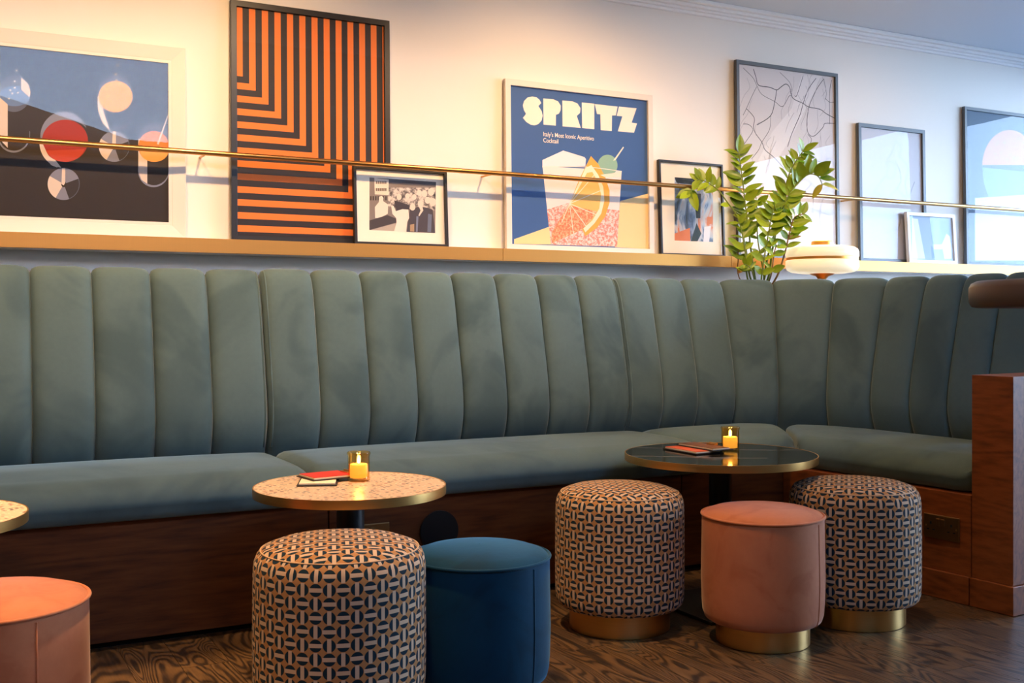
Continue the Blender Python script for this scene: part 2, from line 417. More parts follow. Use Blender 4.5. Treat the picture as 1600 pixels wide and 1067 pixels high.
def channel(A, B, nA, nB, parent, origin, dz=0.0, push=0.0, ns=14):
    m = MB(); vs = []; fs = []; nv = len(PROF)
    for j in range(ns+1):
        s = j/ns; s2 = 0.5-0.5*math.cos(math.pi*s); s = 0.35*s+0.65*s2
        e_ = abs(2*s-1); dl = .026*(1-math.sqrt(max(0, 1-e_**4.5)))
        c = A.lerp(B, s); n = nA.lerp(nB, s).normalized()
        for p, q in zip(PROF, PN):
            a = p.x - q.x*dl - push; z = p.y - q.y*dl + (dz if p.y > 1 else 0)
            w = c + n*a
            vs.append((w.x-origin.x, w.y-origin.y, z-origin.z))
    for j in range(ns):
        for i in range(nv-1): fs.append((j*nv+i, j*nv+i+1, (j+1)*nv+i+1, (j+1)*nv+i))
    fs.append(list(range(nv))); fs.append(list(range(ns*nv, (ns+1)*nv)))
    m.add(vs, fs)
    return m.build('channel', M['sofa'], parent, smooth=True, angle=50)
BY = 3.96
def module(name, label, plan, group, dz=0, push=0, pip=(True, True)):
    o0 = Vector((plan[0][0].x, plan[0][0].y, .40))
    root = sub(name, o0, label)
    for (A, nA), (B, nB) in zip(plan[:-1], plan[1:]):
        channel(A, B, nA, nB, root, o0, dz, push)
    for on, (P, n), sgn in ((pip[0], plan[0], 1), (pip[1], plan[-1], -1)):
        if not on: continue
        nxt = plan[1][0] if sgn == 1 else plan[-2][0]
        d = (nxt - P).normalized(); pts = []
        for p, q in list(zip(PROF, PN))[5:33]:
            w = P + d*.012 + n*(p.x - push + q.x*(-.010)); pts.append((w.x-o0.x, w.y-o0.y, p.y + (dz if p.y > 1 else 0) - q.y*.010 - o0.z))
        m = MB(); m.tube(pts, .0042, 8); m.build('piping', M['sofa'], root, smooth=True)
    return root
V2 = lambda x, y: Vector((x, y, 0))
n0 = V2(0, 1)
left_plan = [(V2(-.505+.2*k, BY), n0) for k in range(9)]
mid_plan = [(V2(1.098+.2003*k, BY), n0) for k in range(9)]
# right module: straight, round the corner, then towards the camera
nL = V2(.997, .078)
leg = lambda y: V2(3.63 - .078*(y-3.5), y)
right_plan = [(V2(2.703, BY), n0), (V2(2.89, BY), n0), (V2(3.085, BY), n0), (V2(3.30, BY), V2(.10, .99)),
              (V2(3.46, 3.865), V2(.50, .86).normalized()), (V2(3.575, 3.70), V2(.85, .5).normalized()),
              (leg(3.50), V2(.985, .17).normalized())] + [(leg(y), nL) for y in (3.30, 3.115, 2.935, 2.755, 2.60)]
module('back_section', 'left run of channelled green velvet back, ending beside the striped orange picture', left_plan, 'banquette backs')
module('back_section', 'middle run of channelled green velvet back, below the SPRITZ poster', mid_plan, 'banquette backs', .006, .006)
module('back_section', 'curved corner run of channelled green velvet back, below the leafy plant', right_plan, 'banquette backs')

ZS0, ZS1 = .385, .515
CS = []
hh = ZS1-ZS0
for k in range(5): a = math.pi*1.5 - k*math.pi/8; CS.append((.045+.045*math.cos(a), .045+.045*math.sin(a)))          # front bottom (depth, height above ZS0)
for k in range(9): a = math.pi - k*math.pi/16; CS.append((.12+.122*math.cos(a), hh-.082+.082*math.sin(a)))
TOP = [.18, .27, .36, .44]
def cushion(front, back, name, label, zoff=0):
    """front/back: matching lists of plan points"""
    o0 = Vector((front[0].x, front[0].y, ZS0))
    m = MB(); vs = []; fs = []
    def interp(L, s):
        x = s*(len(L)-1); i = min(int(x), len(L)-2); return L[i].lerp(L[i+1], x-i)
    ns = 30; sec = None
    for j in range(ns+1):
        s = j/ns; s = 0.5-0.5*math.cos(math.pi*s)
        f, b = interp(front, s), interp(back, s); D = (b-f).length; u = (b-f)/D
        L = (front[-1]-front[0]).length
        e_ = min(s, 1-s)*L; dl = .03*(1-math.sqrt(max(0, 1-(1-min(1, e_/.06))**2)))
        cr = .018*(1-(2*s-1)**4)
        pts = [(d, z) for d, z in CS] + [(t*D/.5 if t*D/.5 < D-.06 else D-.06, hh + cr*math.sin(math.pi*min(1, t/.5))) for t in TOP] + [(D-.012, hh-.004), (D, hh-.03), (D, .01), (D-.02, 0)]
        cx, cz = D/2, hh/2
        for d, z in pts:
            dd = d + (dl if d < cx else -dl)*(1 if abs(d-cx) > D/2-.05 else 0); zz = z + (dl if z < cz else -dl)
            w = f + u*dd; vs.append((w.x-o0.x, w.y-o0.y, zz))
        sec = len(pts)
    for j in range(ns):
        for i in range(sec):
            k = (i+1) % sec; fs.append((j*sec+i, j*sec+k, (j+1)*sec+k, (j+1)*sec+i))
    fs.append(list(range(sec))); fs.append(list(range(ns*sec, (ns+1)*sec)))
    m.add(vs, fs)
    o = m.build(name, M['sofa'], None, smooth=True, angle=60); o.location = o0
    return tag(o, label, 'seat cushion', 'banquette seat cushions')
FY = 3.415
cushion([V2(-.505, FY), V2(1.09, FY)], [V2(-.505, BY-.006), V2(1.09, BY-.006)], 'seat_cushion', 'long green velvet seat cushion behind the left pink pouffe')
cushion([V2(1.10, FY), V2(2.697, FY)], [V2(1.10, BY-.012), V2(2.697, BY-.012)], 'seat_cushion', 'long green velvet seat cushion behind the terrazzo table')
arc_a = [V2(2.705, BY-.006), V2(3.0, BY-.006), V2(3.28, BY-.008), V2(3.45, 3.85)]
arc_b = [V2(3.465, 3.838), V2(3.565, 3.69), leg(3.5)-V2(.008, 0), leg(3.05)-V2(.008, 0), leg(2.60)-V2(.008, 0)]
cushion([V2(2.705, FY), V2(3.142, FY)], arc_a, 'seat_cushion', 'short green velvet corner seat cushion behind the black marble table')
cushion([V2(3.15, FY-.012), V2(3.19, 2.60)], arc_b, 'seat_cushion', 'dark green velvet seat cushion against the walnut end block')

BF = 3.47
jb = at_y(513.5, 800, BF).x
base = sub('base', (-.505, BF, 0), 'dark walnut panelled base')
def lb(a): return (a[0]+.505, a[1]-BF)
for a, b in ((-.505, jb-.0025), (jb+.0025, 2.6), (2.603, 3.165)):
    m = MB(); m.box((a+.505, 0, .022), (b+.505, .02, ZS0-.002)); m.build('front_panel', M['walnut'], base, bevel=.001, seg=1)
m = MB(); m.prism([lb(p) for p in ((-.505, BF+.021), (3.165, BF+.021), (3.22, BF+.021), (3.40, 4.0), (3.2, 4.17), (-.505, 4.17))], .025, ZS0-.002); m.build('carcass', M['black'], base)
m = MB(); m.box((0, .03, 0), (3.6, .06, .0245)); m.build('kick_board', M['black'], base)
# base of the short leg, with projecting plinth
lx = lambda y: 3.178 - .075*(y-2.69)
legb = sub('base', (lx(2.6), 2.6, 0), 'short walnut base')
def ll(p): return (p[0]-lx(2.6), p[1]-2.6)
m = MB(); m.prism([ll(p) for p in ((lx(2.592), 2.592), (lx(3.465), 3.465), (lx(3.465)+.05, 3.465), (3.75, 3.3), (3.75, 2.592))], .10, ZS0-.002); m.build('front_panel', M['walnut_y'], legb, bevel=.001, seg=1)
m = MB(); m.prism([ll(p) for p in ((lx(2.592)-.012, 2.592), (lx(3.465)-.012, 3.465), (lx(3.465)+.05, 3.465), (3.75, 3.3), (3.75, 2.592))], .002, .099); m.build('plinth', M['walnut_y'], legb, bevel=.001, seg=1)
# wooden end block (arm)
arm = sub('end_block', (lx(2.5), 2.5, 0), 'tall walnut end block')
d = V2(.075, -.997)                                   # along the leg, towards the camera
def la(x, y): return (x-lx(2.5), y-2.5)
q0, q1 = V2(lx(2.588), 2.588), V2(lx(2.433), 2.433)
px_ = V2(.997, .075)
q2, q3 = q1+px_*.44, q0+px_*.44
m = MB(); m.prism([la(p.x, p.y) for p in (q0, q1, q2, q3)], .10, .803); m.build('block', M['walnut_y'], arm, bevel=.0015, seg=2)
e1 = V2(.075, -.997)*.008; e2 = -px_*.012
m = MB(); m.prism([la(p.x, p.y) for p in (q0+e2, q1+e1+e2, q2+e1, q3)], .002, .099); m.build('plinth', M['walnut_y'], arm, bevel=.0015, seg=2)

def socket(root_loc, rot, label, parent_name='wall_socket'):
    r = tag(empty(parent_name, root_loc, rot), label, 'socket', 'antique brass double sockets')
    m = MB(); m.box((-.0735, -.006, -.043), (.0735, 0, .043)); m.build('plate', M['antique'], r, bevel=.003)
    for sx_ in (-1, 1):
        m = MB(); m.box((sx_*.010-.0075, -.012, .004), (sx_*.010+.0075, -.006, .030)); m.build('rocker_switch', M['antique'], r, bevel=.002)
        m = MB(); m.lathe([(0, 0), (.0035, 0), (.0035, .0015), (0, .0015)], 12)
        o = m.build('screw', M['brass'], r); o.location = (sx_*.062, -.006, 0); o.rotation_euler = (R(90), 0, 0)
        m = MB()
        for (a, b, c, d_) in ((-.0035, .0035, .006, .016), (-.016, -.007, -.014, -.010), (.007, .016, -.014, -.010)):
            m.box((sx_*.042+a, -.0066, c), (sx_*.042+b, -.0055, d_))
        m.build('pin_holes', M['black'], r)
    return r
pc = at_y(572, 800, BF-.001); pc = (at_y(607.5, 815, BF).x-.0735, BF-.0015, at_y(607.5, 815, BF).z-.043)
socket(pc, (0, 0, 0), 'brass double socket on the base behind the patterned pouffe, mostly hidden')
# the other on the short leg: ray against its plane
nleg = V2(-.997, -.075); P0 = V2(lx(2.7), 2.7)
def on_leg(px, py):
    dr = ray(px, py); t = (P0 - CAM).dot(nleg)/dr.dot(nleg); return CAM + dr*t
c1, c2 = on_leg(1444.5, 819.5), on_leg(1501, 828)
cc = (c1+c2)/2 + nleg*.0015
ang = math.atan2(-nleg.x, nleg.y)
socket(cc, (0, 0, math.atan2(-.997, .075)), 'antique brass double socket on the walnut panel beside the end block')
# round black disc on the base front
p = at_y(684, 829, BF)
dsc = tag(empty('round_vent', (p.x, BF-.001, p.z)), 'round black vent cover on the walnut base behind the blue pouffe', 'vent')
m = MB(); m.lathe([(0, 0), (.066, 0), (.070, .003), (.072, .008), (.072, .014)], 40); m2 = m
o = m.build('rim', M['black_metal'], dsc, smooth=True, angle=40); o.rotation_euler = (R(90), 0, 0); o.location = (0, -.0005, 0)
m = MB(); m.lathe([(.072, .014), (.060, .018), (.03, .020), (0, .0205)], 40); o = m.build('cover', M['black'], dsc, smooth=True); o.rotation_euler = (R(90), 0, 0); o.location = (0, -.0005, 0)

# ------------------------------------------------------------------ pouffes
def pouffe(px, t, r, h, kind, label, rb, group, twist=0.0, wob=0.0, base_h=.075):
    """lathe body with top pad, piping seam and brass plinth"""
    c = at_depth(px, HOR, t); root = tag(empty('pouffe', (c.x, c.y, 0), (0, 0, twist)), label, 'pouffe', group)
    n = 72
    def wobf(a, z): return 1 + wob*(.6*math.sin(2*a+.7)+.4*math.sin(3*a+2))*(z/h)
    def lathe_uv(prof, name, mat, uvf=None, wz=0.0):
        m = MB(); vs = []; fs = []; uv = []
        for rr, z in prof:
            for k in range(n+1):
                a = 2*math.pi*k/n; q = rr*wobf(a, z)
                vs.append((q*math.cos(a), q*math.sin(a), z + wz*math.sin(a+2.2)*1.0 + wz*.7*math.sin(2*a+.4))); uv.append(uvf(a, rr, z) if uvf else (0, 0))
        for i in range(len(prof)-1):
            for k in range(n): fs.append((i*(n+1)+k, i*(n+1)+k+1, (i+1)*(n+1)+k+1, (i+1)*(n+1)+k))
        m.add(vs, fs); m.uv = uv
        return m.build(name, mat, root, smooth=True, angle=50, fix=False)
    bz = base_h
    if kind == 'geo':
        mat = M['geo']; NC = 42; cell = 2*math.pi*r/NC
        side = [(rb*.9, bz), (r*.93, bz+.001), (r*.975, bz+.010), (r*.995, bz+.028), (r*1.003, bz+.06), (r*1.006, h*.5), (r*1.002, h*.8), (r*.998, h-.052), (r*.985, h-.033), (r*.955, h-.018), (r*.915, h-.010)]
        s = [0]
        for (a, b), (c_, d_) in zip(side[:-1], side[1:]): s.append(s[-1]+math.hypot(c_-a, d_-b))
        lut = {id(p): q for p, q in zip(side, s)}
        zz = {p: q/cell for p, q in zip(side, s)}
        lathe_uv(side, 'body', mat, lambda a, rr, z: (a/(2*math.pi)*NC, zz[(rr, z)]))
        top = [(r*.913, h-.0105), (r*.88, h-.004), (r*.75, h+.006), (r*.5, h+.014), (r*.25, h+.018), (.001, h+.019)]
        ca, sa = math.cos(.62), math.sin(.62)
        lathe_uv(top, 'top_pad', mat, lambda a, rr, z: ((rr*math.cos(a)*ca-rr*math.sin(a)*sa)/cell, (rr*math.cos(a)*sa+rr*math.sin(a)*ca)/cell))
        m = MB(); m.lathe([(r*.914+.002*math.cos(k*math.pi/4), h-.0095+.002*math.sin(k*math.pi/4)) for k in range(8)], n, closed=True); m.build('seam', art((196, 160, 120)), root, smooth=True)
    else:
        mat = M[kind]; wz = wob*.22
        side = [(rb*.9, bz), (r*.90, bz+.001), (r*.955, bz+.008), (r*.985, bz+.025), (r*1.0, bz+.06), (r*1.012, h*.5), (r*1.005, h*.75), (r, h-.012), (r*.99, h-.004)]
        lathe_uv(side, 'body', mat, None, 0)
        top = [(r*.99, h-.002), (r*.95, h+.006), (r*.8, h+.016), (r*.55, h+.024), (r*.25, h+.028), (.001, h+.029)]
        lathe_uv(top, 'top_pad', mat, None, 0)
        m = MB(); vs = []
        for k in range(n):
            a = 2*math.pi*k/n; q = (r+.0005)*wobf(a, h); vs.append((q*math.cos(a), q*math.sin(a), h-.001))
        m.tube(vs+[vs[0], vs[1]], .0042, 8, cap=False); m.build('piping', mat, root, smooth=True)
        a = -math.pi/2 + .38 - twist
        pts = []
        for rr, z in side[1:-1]: q = (rr*wobf(a, z)); pts.append((q*math.cos(a), q*math.sin(a), z))
        m = MB(); m.tube(pts, .0022, 6); m.build('seam', mat, root, smooth=True)
    m = MB(); m.lathe([(.001, 0), (rb-.002, 0), (rb, .002), (rb, bz), (rb*.9, bz)], n); m.build('plinth', M['brass'], root, smooth=True, angle=40)
    return root
PT, PK = 'patterned pouffes', 'pink velvet pouffes'
pouffe(531.5, 2.67, .2095, .448, 'geo', 'patterned fabric pouffe in the foreground, left of the blue pouffe', .163, PT, .3)
pouffe(749, 2.89, .1875, .372, 'blue', 'blue velvet pouffe in the foreground with a flat piped top', .15, 'blue pouffe', .5, .004, .05)
pouffe(968, 3.54, .2085, .446, 'geo', 'patterned fabric pouffe on a brass plinth left of the front pink pouffe', .163, PT, .9)
pouffe(1191.5, 3.38, .187, .392, 'pink', 'slouching pink velvet pouffe on a brass plinth under the black table', .143, PK, .0, .012, .068)
pouffe(1334.5, 3.62, .2105, .450, 'geo', 'patterned fabric pouffe on a brass plinth nearest the wall socket', .163, PT, 1.4)
pouffe(-10, 2.34, .1925, .392, 'pink', 'pink velvet pouffe cut off by the left edge of the picture', .15, PK, .8, .002)

# ------------------------------------------------------------------ tables
def table(px, t, r, topmat, label, zt=.53, square=.19):
    c = at_depth(px, HOR, t); root = tag(empty('cafe_table', (c.x, c.y, 0)), label, 'table', 'low round cafe tables')
    m = MB(); m.lathe([(.001, zt-.022), (r-.0035, zt-.022), (r-.0035, zt-.0006), (.001, zt-.0006)], 96); m.build('table_top', topmat, root, smooth=True, angle=40)
    m = MB(); m.lathe([(r-.0035, zt-.0245), (r, zt-.0245), (r+.0004, zt-.012), (r, zt), (r-.0035, zt)], 96, closed=True); m.build('brass_edge', M['brass'], root, smooth=True, angle=40)
    m = MB(); m.lathe([(.039, .012), (.039, zt-.03)], 32); m.build('column', M['black_metal'], root, smooth=True)
    m = MB(); m.lathe([(.001, zt-.031), (.12, zt-.031), (.12, zt-.0225), (.001, zt-.0225)], 32); m.build('top_plate', M['black_metal'], root)
    m = MB(); m.box((-square, -square, .0005), (square, square, .012)); m.build('base_plate', M['black_metal'], root, bevel=.002)
    return c
TZ = .53
T1 = table(547.5, 3.07, .2695, M['terrazzo'], 'round terrazzo table with a brass edge between the patterned pouffe and banquette', square=.17)
T2 = table(1125.5, 3.79, .331, M['marble'], 'round black marble table with a brass edge and one white vein')
T3 = table(-150, 2.57, .2695, M['terrazzo'], 'round terrazzo table cut off by the left edge of the picture', square=.17)
# high table at the right edge of the frame
ht = at_depth(1705, HOR, 2.9)
root = tag(empty('high_table', (ht.x, ht.y, 0)), 'dark brown high table with a thick rounded top at the right edge', 'table')
r = .302
m = MB(); m.lathe([(.001, 1.028), (r-.02, 1.028), (r-.008, 1.031), (r-.002, 1.04), (r, 1.05), (r, 1.082), (r-.006, 1.094), (r-.02, 1.101), (r-.06, 1.103), (.001, 1.103)], 96); m.build('table_top', M['leather'], root, smooth=True, angle=60)
m = MB(); m.lathe([(.035, .015), (.035, 1.027)], 24); m.build('column', M['black_metal'], root, smooth=True)
m = MB(); m.lathe([(.001, .0005), (.135, .0005), (.135, .012), (.05, .018), (.001, .018)], 48); m.build('base_plate', M['black_metal'], root, smooth=True, angle=40)

# ------------------------------------------------------------------ candles
m_wax, nt, b = new_mat('candle_wax')
b.inputs['Base Color'].default_value = (*srgb((250, 214, 140)), 1); b.inputs['Roughness'].default_value = 0.6
b.inputs['Emission Color'].default_value = (1.0, 0.56, 0.14, 1); b.inputs['Emission Strength'].default_value = 0.9
m_flame, nt, b = new_mat('flame'); b.inputs['Base Color'].default_value = (1, .8, .4, 1)
b.inputs['Emission Color'].default_value = (1.0, 0.78, 0.38, 1); b.inputs['Emission Strength'].default_value = 14
def candle(px, py, label):
    c = at_z(px, py, TZ); root = tag(empty('candle_holder', (c.x, c.y, TZ+.0006)), label, 'candle', 'amber candle holders')
    ro, h = .0315, .083
    prof = [(.001, 0), (ro-.001, 0), (ro+.0012, .003), (ro, .008), (ro, h-.010), (ro+.002, h-.007), (ro+.0025, h-.003), (ro+.0005, h), (ro-.002, h-.0015), (ro-.0028, h-.010), (ro-.003, .010), (.001, .009)]
    m = MB(); m.lathe(prof, 48); m.build('jar', M['amber'], root, smooth=True)
    w = ro-.0065
    m = MB(); m.lathe([(.001, .0096), (w, .0096), (w+.0005, .03), (w, .047), (w-.003, .0485), (w-.009, .046), (.001, .0455)], 36); wx = m.build('wax', m_wax, root, smooth=True)
    m = MB(); m.tube([(0, 0, .0455), (.0005, 0, .052)], .0008, 6); m.build('wick', M['black'], wx)
    m = MB(); m.lathe([(.0003, .049), (.003, .051), (.0046, .055), (.0042, .060), (.0026, .066), (.0010, .071), (.0002, .074)], 16); m.build('flame', m_flame, wx, smooth=True)
    l = bpy.data.lights.new('candle_light', 'POINT'); l.energy = .55; l.color = (1, .55, .18); l.shadow_soft_size = .006
    lo = bpy.data.objects.new('candle_light', l); COL.objects.link(lo); lo.parent = root; lo.location = (0, 0, .066)
candle(560.5, 751, 'lit candle in an amber glass jar on the terrazzo table')
candle(1141, 703.5, 'lit candle in an amber glass jar on the black marble table')

# ------------------------------------------------------------------ menus
def quad_px(pts, z): return [at_z(x, y, z) for x, y in pts]
def slab(pts, z0, z1, name, mat, parent, o0, bevel=0):
    m = MB(); m.prism([(p.x-o0.x, p.y-o0.y) for p in pts], z0-o0.z, z1-o0.z); return m.build(name, mat, parent, bevel=bevel, seg=1)
def menu(cx, cy, pa, pb, w, d, z, label, cover, paper, top=None, clip=True):
    """clipboard: board, sheaf of pages, top card, brass clip; pa-pb is a pixel pair along its width w"""
    c = at_z(cx, cy, z); dv = at_z(*pb, z) - at_z(*pa, z); ang = math.atan2(dv.y, dv.x)
    r = tag(empty('menu', (c.x, c.y, z+.0006), (0, 0, ang)), label, 'menu', 'menus on the tables')
    m = MB(); m.box((-w/2, -d/2, 0), (w/2, d/2, .003)); m.build('board', cover, r, bevel=.0008, seg=1)
    m = MB(); m.box((-w/2+.006, -d/2+.006, .0032), (w/2-.006, d/2-.014, .0075)); m.build('pages', paper, r, bevel=.0004, seg=1)
    if top:
        m = MB(); m.box((-w/2+.006, -d/2+.007, .0077), (w/2-.008, d/2-.016, .0092)); m.build('top_card', top, r)
    if clip:
        m = MB(); m.box((-.022, d/2-.022, .0094), (.022, d/2-.006, .0125)); m.tube([(-.02, d/2-.008, .0135), (.02, d/2-.008, .0135)], .0032, 10)
        m.build('clip', M['brass'], r)
    return r
paper = art((240, 222, 190)); red = art((190, 52, 46)); dark = art((40, 34, 32)); orange = art((214, 92, 52)); brown = art((110, 70, 46))
menu(498, 753, (465, 764), (525, 763), .112, .165, TZ, 'dark clipboard menu lying flat on the terrazzo table, underneath the red one', dark, paper, None, False)
menu(512, 745.5, (481, 745), (524, 757), .115, .145, TZ+.0076, 'red-topped menu resting on another menu on the terrazzo table', dark, paper, red)
menu(1083, 704.5, (1029, 703), (1097, 715), .19, .125, TZ, 'orange printed menu lying flat on the black marble table', dark, paper, orange, False)
menu(1101, 699.5, (1052, 693), (1140, 707.5), .205, .095, TZ+.0094, 'brown leather menu lying across the orange one on the black table', dark, paper, brown)

# ------------------------------------------------------------------ framed pictures
class Pic:
    def __init__(s, name, label, xl, xr, ytop, xt, yb=4.318, yt=4.334, thick=.02, bar=.02, frame='frame_black', mount=None, bevel_in=False, cat='picture', ztop=None):
        """xl, xr: pixel x of the bottom corners; (xt, ytop): a pixel on the top edge"""
        X0 = at_y(xl, 400, yb).x if isinstance(xl, int) or xl > 20 else xl
        X0 = xl if abs(xl) < 20 else at_y(xl, 400, yb).x
        X1 = xr if abs(xr) < 20 else at_y(xr, 400, yb).x
        zt = at_y(xt, ytop, yt).z if ztop is None else ztop
        s.O = Vector((X0, yb, Z_LEDGE+.0005)); s.W = X1-X0; dz = zt-s.O.z; s.H = math.hypot(dz, yt-yb)
        s.phi = -math.atan2(yt-yb, dz)
        s.root = tag(empty(name, s.O, (s.phi, 0, 0)), label, cat, 'framed pictures on the ledge')
        s.Minv = (Matrix.Translation(s.O) @ Euler((s.phi, 0, 0)).to_matrix().to_4x4()).inverted()
        s.layer = 0; s.bar = bar; s.yp = .0095; s.pm = MB(); s.pmats = []
        W, H, b = s.W, s.H, bar
        # mitred frame
        m = MB()
        o_ = [(0, 0), (W, 0), (W, H), (0, H)]; i_ = [(b, b), (W-b, b), (W-b, H-b), (b, H-b)]
        yi = .006 if bevel_in else 0.0
        vs = [(x, 0, z) for x, z in o_] + [(x, yi, z) for x, z in i_] + [(x, thick, z) for x, z in o_] + [(x, thick, z) for x, z in i_]
        fs = []
        for k in range(4):
            l = (k+1) % 4
            fs += [(k, l, 4+l, 4+k), (k, 8+k, 8+l, l), (4+k, 4+l, 12+l, 12+k), (8+k, 12+k, 12+l, 8+l)]
        m.add(vs, fs); fr = m.build('frame', M[frame], s.root, bevel=.0012, seg=1)
        if bevel_in:
            m = MB(); k0, k1 = b-.001, b+.012
            o_ = [(k0, k0), (W-k0, k0), (W-k0, H-k0), (k0, H-k0)]; i_ = [(k1, k1), (W-k1, k1), (W-k1, H-k1), (k1, H-k1)]
            vs = [(x, .0065, z) for x, z in o_] + [(x, .0065, z) for x, z in i_] + [(x, .0085, z) for x, z in o_] + [(x, .0085, z) for x, z in i_]
            m.add(vs, fs); m.build('inner_lip', M[frame], s.root)
        m = MB(); m.box((b-.004, thick-.006, b-.004), (W-b+.004, thick-.001, H-b+.004)); m.build('backing', M['back'], s.root)
        g = .0105 if bevel_in else .0045
        s.yg = .0062 if not bevel_in else .0095; s.yp = .0128
        m = MB(); m.box((b+.0003, s.yg, b+.0003), (W-b-.0003, s.yg+.0015, H-b-.0003)); s.glass = m.build('glass_pane', M['glass'], s.root)
    def loc(s, px, py):
        o = s.Minv @ CAM; d = s.Minv.to_3x3() @ ray(px, py); t = (s.yp - o.y)/d.y; p = o + d*t; return (p.x, p.z)
    def poly(s, col, pts, local=False):
        q = pts if local else [s.loc(*p) for p in pts]
        b = s.bar*.98
        q = [(min(max(x, b), s.W-b), min(max(z, b), s.H-b)) for x, z in q]
        mat = col if not isinstance(col, (tuple, str)) else art(col)
        if mat not in s.pmats: s.pmats.append(mat)
        s.pm.mi = s.pmats.index(mat); y = s.yp - s.layer*2.2e-5; s.layer += 1
        s.pm.add([(x, y, z) for x, z in q], [list(range(len(q)))])
    def rect(s, col, x0, z0, x1, z1): s.poly(col, [(x0, z0), (x1, z0), (x1, z1), (x0, z1)], True)
    def full(s, col): s.rect(col, s.bar, s.bar, s.W-s.bar, s.H-s.bar)
    def ell(s, col, cx, cy, rx, ry, a0=0, a1=360, n=40):
        s.poly(col, [(cx+rx*math.cos(R(a0+(a1-a0)*k/n)), cy-ry*math.sin(R(a0+(a1-a0)*k/n))) for k in range(n+(a1-a0 < 360))])
    def line(s, col, pts, w):
        P = [Vector(s.loc(*p)) for p in pts]
        if len(P) > 2: P = [Vector((c.x, c.y)) for c in catmull([tuple(p) for p in P], 4)]
        mat = art(col)
        if mat not in s.pmats: s.pmats.append(mat)
        s.pm.mi = s.pmats.index(mat); y = s.yp - s.layer*2.2e-5; s.layer += 1
        for a, b in zip(P[:-1], P[1:]):
            d = (b-a)
            if d.length < 1e-6: continue
            t = d.normalized()*w*.3; n = Vector((-d.y, d.x)).normalized()*w/2; a2, b2 = a-t, b+t
            q = [a2+n, b2+n, b2-n, a2-n]; s.pm.add([(v.x, y, v.y) for v in q], [(0, 1, 2, 3)])
    def text(s, body, px, py, size_px, col, bold=False, wscale=1.0):
        cu = bpy.data.curves.new('lettering', 'FONT'); cu.body = body; cu.size = 1.0; cu.space_line = 1.0
        if bold: cu.offset = 0.008
        to = bpy.data.objects.new('lettering', cu); COL.objects.link(to)
        me = bpy.data.meshes.new_from_object(to); bpy.data.objects.remove(to)
        x0, z0 = s.loc(px, py); x1, z1 = s.loc(px, py-size_px); k = z1-z0
        mat = art(col)
        if mat not in s.pmats: s.pmats.append(mat)
        s.pm.mi = s.pmats.index(mat); y = s.yp - s.layer*2.2e-5; s.layer += 1
        s.pm.add([(x0+v.co.x*k*wscale, y, z0+v.co.y*k) for v in me.vertices], [tuple(p.vertices) for p in me.polygons])
        bpy.data.meshes.remove(me)
    def done(s, name='print'): return s.pm.build(name, s.pmats, s.root, fix=False)
def Z(ox, oy, k):
    return lambda pts: [(ox+x*k, oy+y*k) for x, y in pts]

# --- A: cocktail glasses on a dark ground, wide white frame
A = Pic('framed_picture', 'wide white-framed print of cocktail glasses on a dark ground, at far left', -.25, 291, 76, 294, frame='frame_white', bar=.052, bevel_in=True, thick=.024)
A.full((44, 36, 32))
lav, wht, gry = (122, 124, 142), (204, 188, 176), (84, 88, 104)
def hexc(c): return c
def cap_pts(x0, x1, yt, yb):
    c_ = (x0+x1)/2; rx = (x1-x0)/2; ry = rx*1.05
    return [(x0, yt), (x1, yt)] + [(c_+rx*math.cos(R(a)), yb-ry+ry*math.sin(R(a))) for a in range(0, 181, 10)]
# left bubbly glass
A.ell(gry, 22, 146, 26, 29); A.ell((96, 120, 160), 23, 150, 24, 16)
A.poly(lav, cap_pts(-4, 47, 205, 238.5)); A.poly((44, 36, 32), cap_pts(-2.5, 46, 200, 235.5))
A.poly(wht, [(-3, 150), (12, 163), (12, 231), (2, 220), (-3, 206)])
A.poly(wht, [(33, 121), (44, 131), (48, 144), (46, 152), (33, 140)])
for x, y in ((26, 110), (23, 127), (23, 137), (16, 141), (19, 146), (28, 145), (14, 154)): A.ell((235, 228, 220), x, y, 1.4, 1.4, n=10)
# red wine glass
A.ell(lav, 100, 213, 37, 39); A.ell(wht, 99, 222, 37.5, 40, 175, 265)
A.ell((44, 36, 32), 109, 222, 34, 34); A.ell((150, 38, 24), 101.5, 220, 36, 33)
A.ell((178, 60, 40), 102, 226, 31, 27, 200, 345)
A.poly(wht, [(62, 222), (66, 223), (74, 240), (82, 252), (90, 262), (80, 258), (68, 244)])
def foot(cx, cy, r):
    A.ell(gry, cx, cy, r, r); A.ell((50, 44, 44), cx, cy, r-1, r-1); A.ell(wht, cx, cy, r, r, 150, 240); A.poly(wht, [(cx, cy), (cx-r*.87, cy-r*.5), (cx-r*.95, cy), (cx-r*.5, cy+r*.86)])
    A.poly(lav, [(cx, cy)]+[(cx+r*math.cos(R(a)), cy-r*math.sin(R(a))) for a in range(20, 151, 10)])
    A.poly(lav, [(cx, cy)]+[(cx+r*math.cos(R(a)), cy-r*math.sin(R(a))) for a in range(240, 300, 10)])
    A.ell((44, 36, 32), cx, cy, 4, 5); A.poly(wht, [(cx-2.5, cy-r), (cx+2.5, cy-r), (cx+2.5, cy-2), (cx, cy+2), (cx-3.5, cy)])
foot(99.5, 287.5, 25)
A.ell(lav, -70, 165, 33, 36); A.ell((40, 92, 104), -70, 170, 31, 29); foot(-70, 262, 25)
